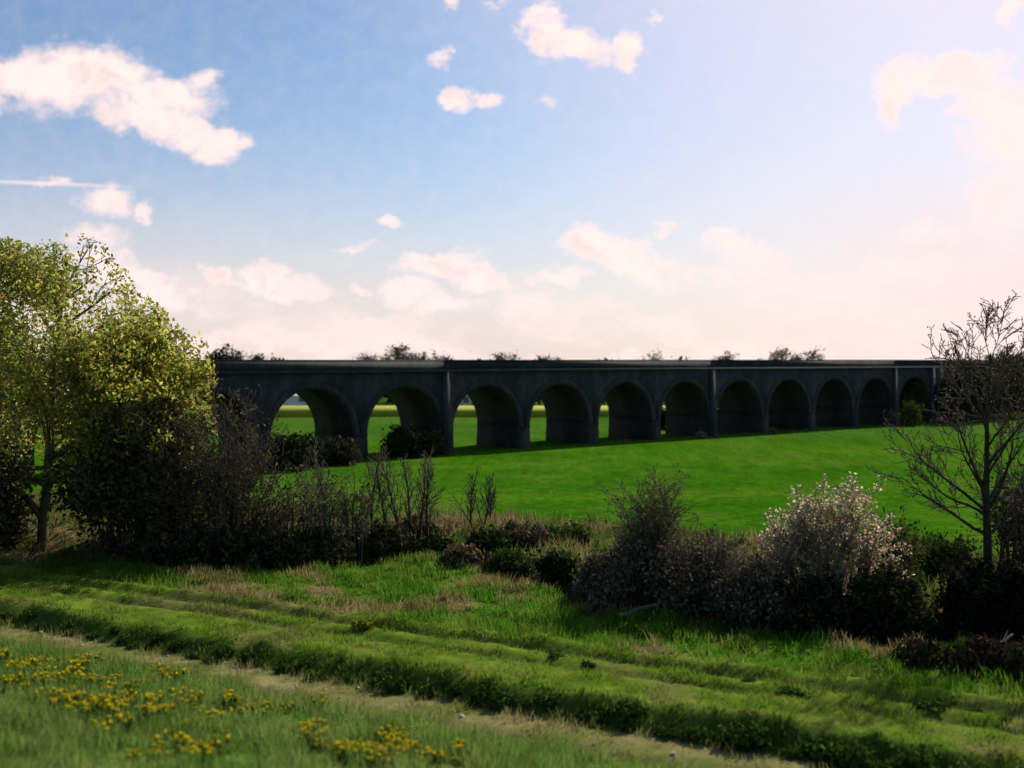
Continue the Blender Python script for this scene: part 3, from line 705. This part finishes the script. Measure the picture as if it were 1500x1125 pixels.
# big bare tree on the right
p = at(1444, 905)
PT = dict(k=[12, 7, 5, 4], wob=[.035, .12, .17, .22], up=[.015, .09, .10, .06], n=[15, 8, 6, 0], start=[.33, .2, .15, 0], ang=[.66, .6, .6, .65], len=[.42, .5, .5, .5], rmin=.015, taper=.12, short=.45, rr=.42)
tree('bare_tree', p, ztop(p[1], 452) - p[2], 'big dark bare tree with a straight trunk and spreading limbs by the stream', 'tree', PT, 645, bark='bark_dark', twig='twig_dark', r=.25, trunk_frac=.88,
     leaf=[(.16, .13, .08), (.2, .16, .1)], nleaf=2200, lsize=.07, lv_leaf=2, jit=.08, keep=.9, crown='buds', leafmat='dull', split=2,
     limbs=[(4.3, -1, -.1, .32, 4.6, .08), (5.4, -1, .15, .62, 4.6, .08), (5.6, .85, -.1, .75, 4.2, .085), (6.6, .7, .1, .9, 4.4, .085), (6.2, -.6, .3, .9, 4.2, .075), (4.6, .9, .3, .4, 3.8, .065)])
# brambles at the right front
for k, (px, py, w, top, c, lab) in enumerate([(1440, 985, 110, 925, [(.11, .06, .035), (.07, .045, .025), (.04, .035, .016)], 'reddish brown bramble under the pale stick'),
                                         (1508, 1000, 70, 935, [(.07, .05, .028), (.05, .05, .02)], 'dull brown bramble at the right edge by the meadow'),
                                         (1350, 975, 100, 936, [(.05, .05, .02), (.09, .06, .03)], 'low brownish bramble left of the reddish one')]):
    pxbush('bramble', px, py, w, top, lab, 'bramble', 580 + k, c, 2600, .13, 26, 'twig_dark', D=1.8, fill=.4)
def log(name, px0, py0, px1, py1, r0, lift, label, cat, mt='pale_wood', seed=1):
    a, b = at(px0, py0), at(px1, py1); rng = np.random.default_rng(seed)
    a[2] += r0 * .6; b[2] += lift; r = empty(name, a, label, cat); d = b - a; segs = []; q = np.zeros(3)
    for k in range(6):
        q2 = d * (k + 1) / 6 + rng.normal(0, r0 * .5, 3); segs.append((q, q2, r0 * (1 - k * .1), r0 * (1 - (k + 1) * .1), 0)); q = q2
    wood('stem', segs, 9, M[mt], r)
    e = segs[3][1]; wood('side_branch', [(e, e + np.array([.25, .1, .45]) * (r0 * 9), r0 * .45, r0 * .2, 0)], 6, M[mt], r)
log('fallen_branch', 1440, 972, 1482, 958, .10, .75, 'pale broken stick leaning up out of the reddish bramble', 'branch')
log('fallen_log', 905, 908, 982, 892, .14, .35, 'pale fallen log lying on the stream bank before the brown thicket', 'log', seed=3)
log('fallen_branch', 1268, 925, 1252, 912, .07, .9, 'short pale stump like branch in the dark under the blossom bush', 'branch', seed=5)

# tussocks on the track verge
ts = None
for k, (px, py, sc) in enumerate([(1364, 1036, 1.2), (815, 962, .7), (862, 974, .8), (1155, 1014, .9), (1098, 999, .5), (1475, 1056, .7), (1425, 1040, .6)]):
    lab = 'small dark green tussock on the far verge of the rutted track'
    if ts is None: ts = bush('tussock', at(px, py), .95, .5, lab, 'tussock', 600, [(.03, .07, .012), (.055, .11, .018)], 500, .13, 14, 'twig_dark', group='dark tussocks along the track verge'); o = ts
    else: o = copy_tree(ts)
    o.location = at(px, py); sc *= .62; o.scale = (sc * (1.6 + .7 * math.sin(k * 2.3)), sc * 1.3, sc * .5); o.rotation_euler = (0, 0, k * 1.7)
bush('flowering_shrub', at(530, 922), .9, .5, 'single small yellow green flowering shrub on the track edge', 'shrub', 610, [(.35, .33, .04), (.16, .2, .03)], 500, .09, 12, 'twig')

# growth along the step above the dry strip: separate low plants
hp = []; hr = random.Random(6)
for k in range(5):
    hp.append(bush('bank_plant', (0, 0, 0), 1.7, .75, 'dark green leafy plant in the row on the step of the track bank', 'plant', 620 + k, [(.035, .075, .012), (.06, .12, .018), (.08, .14, .025)], 900, .13, 12, 'twig_dark', group='dark plants along the track bank'))
t = np.array([.87, -.49]); nrm = np.array([.49, .87]); first = [True] * 5
for k in range(120):
    a = -58 + k * .74 + hr.uniform(-.4, .4); sP = 31.8 + hr.uniform(-.25, .45)
    xy = nrm * sP + t * a
    pxx = xy[0] / max(xy[1], 1) * F + 750
    if not (-120 < pxx < 1640): continue
    j = hr.randrange(5)
    o = hp[j] if first[j] else copy_tree(hp[j]); first[j] = False
    o.location = (xy[0], xy[1], hz(xy[0], xy[1]) - .05); sc = (.4 + .55 * hr.random()) * (.45 + .6 * min(max(pxx / 1300, 0), 1)); o.scale = (sc, sc, sc * (.8 + .5 * hr.random())); o.rotation_euler = (0, 0, hr.random() * 6)

# yellow flower clumps on the near bank
def flower_proto(seed):
    rng = np.random.default_rng(seed); r = empty('flower_clump', (0, 0, 0), 'loose clump of yellow flowers in the rough grass of the near bank', 'flowers', 'yellow flower clumps on the near bank')
    segs = []; heads = []
    for k in range(8):
        a, q = rng.random() * 6.28, rng.random() ** .5 * .3
        b = np.array([math.cos(a) * q, math.sin(a) * q, 0]); tip = b * 1.25 + np.array([0, 0, .34 + .22 * rng.random()])
        segs.append((b, tip, .007, .004, 0)); heads.append(tip)
    wood('stems', segs, 3, M['bark_olive'], r)
    v1, c1 = leaves(rng, along(rng, segs, 90, .03), .09, (.07, .13, .02)); quads('foliage', v1, M['grass'], r, c1)
    for h in heads:
        v2, c2 = leaves(rng, h + rng.normal(0, .03, (14, 3)) * [1.0, 1.0, .6], .06, (.78, .58, .015), var=.2, stretch=1.1); quads('flower_head', v2, M['flower'], r, c2)
    return r
fp = [flower_proto(s_) for s_ in (1, 2, 3, 4)]; fr = random.Random(11); used = [False] * 4
spots = [(0, 130, 968, 1000, 18), (40, 200, 985, 1055, 20), (225, 262, 982, 1002, 5), (130, 240, 1030, 1062, 10), (240, 330, 1010, 1090, 8), (280, 480, 1035, 1090, 14), (495, 610, 1075, 1118, 18), (0, 60, 975, 1020, 9), (560, 700, 1090, 1120, 5), (160, 420, 1090, 1120, 4)]
for (xa, xb, ya, yb, n) in spots:
    for k in range(int(n * 1.35)):
        j = fr.randrange(4); o = fp[j] if not used[j] else copy_tree(fp[j]); used[j] = True
        o.location = at(fr.uniform(xa, xb) + fr.gauss(0, 22), fr.uniform(ya, yb) + 8 + fr.gauss(0, 7)); sc = .4 + .6 * fr.random() ** 1.5; o.scale = (sc * 1.15, sc * 1.15, sc); o.rotation_euler = (0, 0, fr.random() * 6)
# pale stones on the dry strip
st = None
for k, (px, py, sc) in enumerate([(524, 1010, 1), (676, 1052, 1.2), (731, 1084, .8), (987, 1106, 1.2), (60, 928, 1.2), (168, 946, .8), (180, 946, .7), (120, 947, .9), (245, 962, .8), (330, 972, .7), (380, 985, .7), (498, 1022, .6), (870, 1092, .7), (420, 1000, .6)]):
    lab = 'pale stone lying on the straw coloured strip beside the track bank'
    if st is None:
        rng = np.random.default_rng(5); import bmesh
        bm = bmesh.new(); bmesh.ops.create_icosphere(bm, subdivisions=2, radius=.14)
        for v in bm.verts: v.co *= 1 + .35 * (rng.random() - .5); v.co.z *= .65
        me = bpy.data.meshes.new('stone'); bm.to_mesh(me); bm.free(); st = link('stone', me, M['stone']); tag(st, lab, 'stone', 'pale stones on the dry strip'); o = st
    else: o = st.copy(); C.objects.link(o)
    o.location = at(px, py); sc *= .55; o.location.z += .05 * sc; o.scale = (sc, sc * .8, sc); o.rotation_euler = (0, 0, k * 1.1)

# ------------------------------------------------------------------ sun and sky
SUN_AZ, SUN_EL = 36.0, 34.0               # right of the view direction (+Y), above the horizon
sd = bpy.data.lights.new('sun', 'SUN'); sd.energy = 5.0; sd.angle = R(.5); sd.color = (1, .94, .84)
so = bpy.data.objects.new('sun', sd); C.objects.link(so); so.rotation_euler = (R(90 - SUN_EL), 0, R(180 - SUN_AZ))
W = bpy.data.worlds.new('World'); scene.world = W; W.use_nodes = True
nt = W.node_tree; N = nt.nodes; L = nt.links; N.clear()
def nd(t, **k):
    n = N.new(t)
    for a, b in k.items(): setattr(n, a, b)
    return n
def put(n, i, v):
    if hasattr(v, 'bl_idname') or hasattr(v, 'is_output'): L.new(v, n.inputs[i])
    else: n.inputs[i].default_value = v
def mth(op, a, b=0., c=None, clamp=False):
    n = nd('ShaderNodeMath', operation=op, use_clamp=clamp); put(n, 0, a); put(n, 1, b)
    if c is not None: put(n, 2, c)
    return n.outputs[0]
def sst(x, a, b):
    n = nd('ShaderNodeMapRange', interpolation_type='SMOOTHSTEP'); put(n, 0, x); put(n, 1, a); put(n, 2, b); return n.outputs[0]
def mixc(f, a, b):
    n = nd('ShaderNodeMix', data_type='RGBA'); put(n, 0, f); put(n, 6, a); put(n, 7, b); return n.outputs[2]
sky = nd('ShaderNodeTexSky'); sky.sky_type = 'NISHITA'; sky.sun_disc = False; sky.sun_elevation = R(SUN_EL); sky.sun_rotation = R(SUN_AZ)
sky.altitude = 50; sky.air_density = 1.0; sky.dust_density = 1.2; sky.ozone_density = 1.6
tc = nd('ShaderNodeTexCoord'); sp = nd('ShaderNodeSeparateXYZ'); L.new(tc.outputs['Generated'], sp.inputs[0])
x, y, z = sp.outputs; ysafe = mth('MAXIMUM', y, .05)
a_ = mth('DIVIDE', x, ysafe); e_ = mth('DIVIDE', z, ysafe)
cb = nd('ShaderNodeCombineXYZ'); L.new(a_, cb.inputs[0]); L.new(e_, cb.inputs[1]); q = cb.outputs[0]
def noise(vec, sc, det=6, rough=.6, out=0, stretch=None):
    if stretch:
        mp = nd('ShaderNodeMapping'); mp.inputs['Scale'].default_value = stretch; L.new(vec, mp.inputs[0]); vec = mp.outputs[0]
    n = nd('ShaderNodeTexNoise'); n.inputs['Scale'].default_value = sc; n.inputs['Detail'].default_value = det; n.inputs['Roughness'].default_value = rough
    L.new(vec, n.inputs['Vector']); return n.outputs[out]
def vm(op, a, b=None):
    n = nd('ShaderNodeVectorMath', operation=op); L.new(a, n.inputs[0])
    if b is not None: put(n, 1, b)
    return n
# billows: the position is pushed about by noise, then cloud cores are summed as ellipses in direction space
wn = noise(q, 16, 5, .62, out=1, stretch=(1, 1.35, 1)); w = vm('SUBTRACT', wn, (.5, .5, .5)).outputs[0]
w2 = vm('MULTIPLY', w, (.085, .062, 0)).outputs[0]
qw = vm('ADD', q, w2).outputs[0]
CL = [(95, 118, 105, 52, 0, 1), (35, 118, 60, 40, 0, 1), (150, 112, 80, 45, 0, 1), (235, 142, 85, 33, 8, 1), (300, 122, 26, 24, 0, .7), (210, 172, 80, 26, 10, 1), (285, 190, 70, 25, 18, 1), (330, 208, 28, 20, 0, .8),
      (152, 288, 42, 26, 5, .8), (205, 300, 18, 16, 0, .7), (75, 267, 18, 8, 0, .5), (138, 346, 52, 22, 0, .55), (185, 365, 35, 14, 20, .4),
      (165, 392, 60, 28, 20, 1), (205, 412, 70, 35, 20, 1), (255, 435, 40, 18, 10, .9), (385, 402, 48, 26, 0, 1), (420, 418, 62, 22, 15, 1), (310, 408, 30, 14, 0, .8), (530, 436, 16, 9, 0, .6),
      (630, 388, 52, 24, 5, 1), (690, 402, 65, 28, 12, 1), (590, 432, 36, 22, 0, .8), (650, 452, 60, 16, 0, .7), (775, 450, 60, 24, 0, .7), (470, 495, 60, 22, 0, .6), (385, 510, 30, 14, 0, .5),
      (574, 322, 24, 11, 15, .9), (520, 358, 26, 8, 5, .45), (668, 148, 30, 18, 0, .9), (715, 152, 26, 14, 10, .7), (653, 82, 12, 20, 0, .6), (665, 2, 22, 12, 0, .7), (740, 4, 12, 10, 0, .5),
      (800, 62, 36, 34, 0, 1), (850, 75, 55, 28, 15, 1), (912, 78, 24, 32, -20, 1), (797, 25, 25, 16, 0, .8), (958, 27, 14, 10, 0, .5), (800, 138, 16, 14, 0, .45),
      (870, 350, 56, 26, 0, 1), (905, 368, 62, 32, 10, 1), (965, 395, 60, 26, 20, .9), (815, 402, 40, 16, 0, .7), (968, 334, 18, 10, 0, .6), (1050, 356, 34, 14, 0, .7), (1095, 378, 65, 22, 5, .7), (1080, 405, 75, 26, 0, .6),
      (1300, 160, 26, 34, 20, 1), (1325, 122, 34, 34, 0, 1), (1400, 108, 70, 32, 0, 1.1), (1460, 150, 70, 46, 20, 1.1), (1490, 10, 24, 34, 30, .9), (1360, 335, 50, 16, 0, .55), (1460, 215, 60, 50, 0, .7), (1470, 290, 60, 50, 0, .6),
      (1540, 200, 80, 80, 0, 1), (-60, 150, 60, 40, 0, .9), (1320, 390, 90, 30, 0, .5)]
acc = None
for (cx, cy, rx, ry, rot, st_) in CL:
    mp = nd('ShaderNodeMapping', vector_type='TEXTURE'); mp.inputs['Location'].default_value = ((cx - 750) / F, (HZ - cy) / F, 0)
    mp.inputs['Rotation'].default_value = (0, 0, R(-rot)); mp.inputs['Scale'].default_value = (rx * 1.34 / F, ry * 1.34 / F, 1)
    L.new(qw, mp.inputs[0]); ln = vm('LENGTH', mp.outputs[0]).outputs['Value']
    v = mth('MULTIPLY', mth('SUBTRACT', 1.0, ln, clamp=True), st_)
    acc = v if acc is None else mth('SMOOTH_MAX', acc, v, .12)
fine = noise(q, 62, 5, .62)
dens = mth('ADD', acc, mth('MULTIPLY', mth('MULTIPLY', mth('SUBTRACT', fine, .5), .62), mth('MULTIPLY', acc, 4.0, clamp=True)))
# low bank of broken cloud towards the horizon, thicker to the right
bankn = noise(qw, 8, 6, .6, stretch=(1, 3.2, 1))
low = mth('SUBTRACT', 1.0, sst(e_, -.01, .12))
lowc = mth('MULTIPLY', low, sst(bankn, .40, .62))
front = sst(y, .15, .35)
cover = mth('MULTIPLY', mth('MAXIMUM', sst(dens, .0, .68), mth('MULTIPLY', lowc, .75)), front)
# thin high veil: thickest near the horizon and round the sun
sx, sy, sz = math.sin(R(SUN_AZ)) * math.cos(R(SUN_EL)), math.cos(R(SUN_AZ)) * math.cos(R(SUN_EL)), math.sin(R(SUN_EL))
cs = vm('DOT_PRODUCT', tc.outputs['Generated'], (sx, sy, sz)).outputs['Value']
glow = sst(cs, .70, .985); hzv = mth('SUBTRACT', 1.0, sst(z, -.02, .30))
vn = noise(q, 3.2, 5, .6, stretch=(1, 2.2, 1))
veil = mth('MULTIPLY_ADD', glow, .85, mth('MULTIPLY', mth('POWER', hzv, 1.9), .78))
veil = mth('MULTIPLY', veil, mth('MULTIPLY_ADD', vn, .5, .75), clamp=True)
VE = mixc(hzv, (7.5, 6.7, 7.6, 1), (8.4, 6.9, 6.5, 1)); WH = (9.9, 7.8, 7.4, 1); GR = (5.8, 5.1, 5.1, 1)
# contrail
ct = nd('ShaderNodeMapping', vector_type='TEXTURE'); ct.inputs['Location'].default_value = ((60 - 750) / F, (HZ - 268.5) / F, 0); ct.inputs['Rotation'].default_value = (0, 0, R(-2.2)); ct.inputs['Scale'].default_value = (155 / F, 4.2 / F, 1)
L.new(q, ct.inputs[0]); cl_ = vm('LENGTH', ct.outputs[0]).outputs['Value']
trail = mth('MULTIPLY', mth('MULTIPLY', mth('SUBTRACT', 1.0, cl_, clamp=True), front), .75)
tint = nd('ShaderNodeMix', data_type='RGBA', blend_type='MULTIPLY'); tint.inputs[0].default_value = 1; L.new(sky.outputs[0], tint.inputs[6]); tint.inputs[7].default_value = (.61, .77, .93, 1)
base = mixc(veil, tint.outputs[2], VE)
base = mixc(trail, base, WH)
off = vm('ADD', qw, (.010, .016, 0)).outputs[0]               # towards the sun: billows are lit on that side
rel = mth('SUBTRACT', noise(off, 20, 3, .55), noise(qw, 20, 3, .55))
shade = mth('MULTIPLY', sst(dens, .25, .8), sst(rel, -.06, .17)); shade = mth('MULTIPLY', shade, mth('SUBTRACT', 1.0, mth('MULTIPLY', glow, .7)))
cloud = mixc(mth('MULTIPLY', shade, .5), WH, GR)
final = mixc(cover, base, cloud)
bg = nd('ShaderNodeBackground'); bg.inputs['Strength'].default_value = .1; L.new(final, bg.inputs['Color'])
wo = nd('ShaderNodeOutputWorld'); L.new(bg.outputs[0], wo.inputs['Surface'])
W.cycles.sampling_method = 'MANUAL'; W.cycles.sample_map_resolution = 512

scene.view_settings.view_transform = 'Standard'; scene.view_settings.look = 'None'
scene.view_settings.exposure = .24; scene.view_settings.gamma = 1
scene.cycles.use_denoising = True
scene.cycles.max_bounces = 5; scene.cycles.transparent_max_bounces = 4
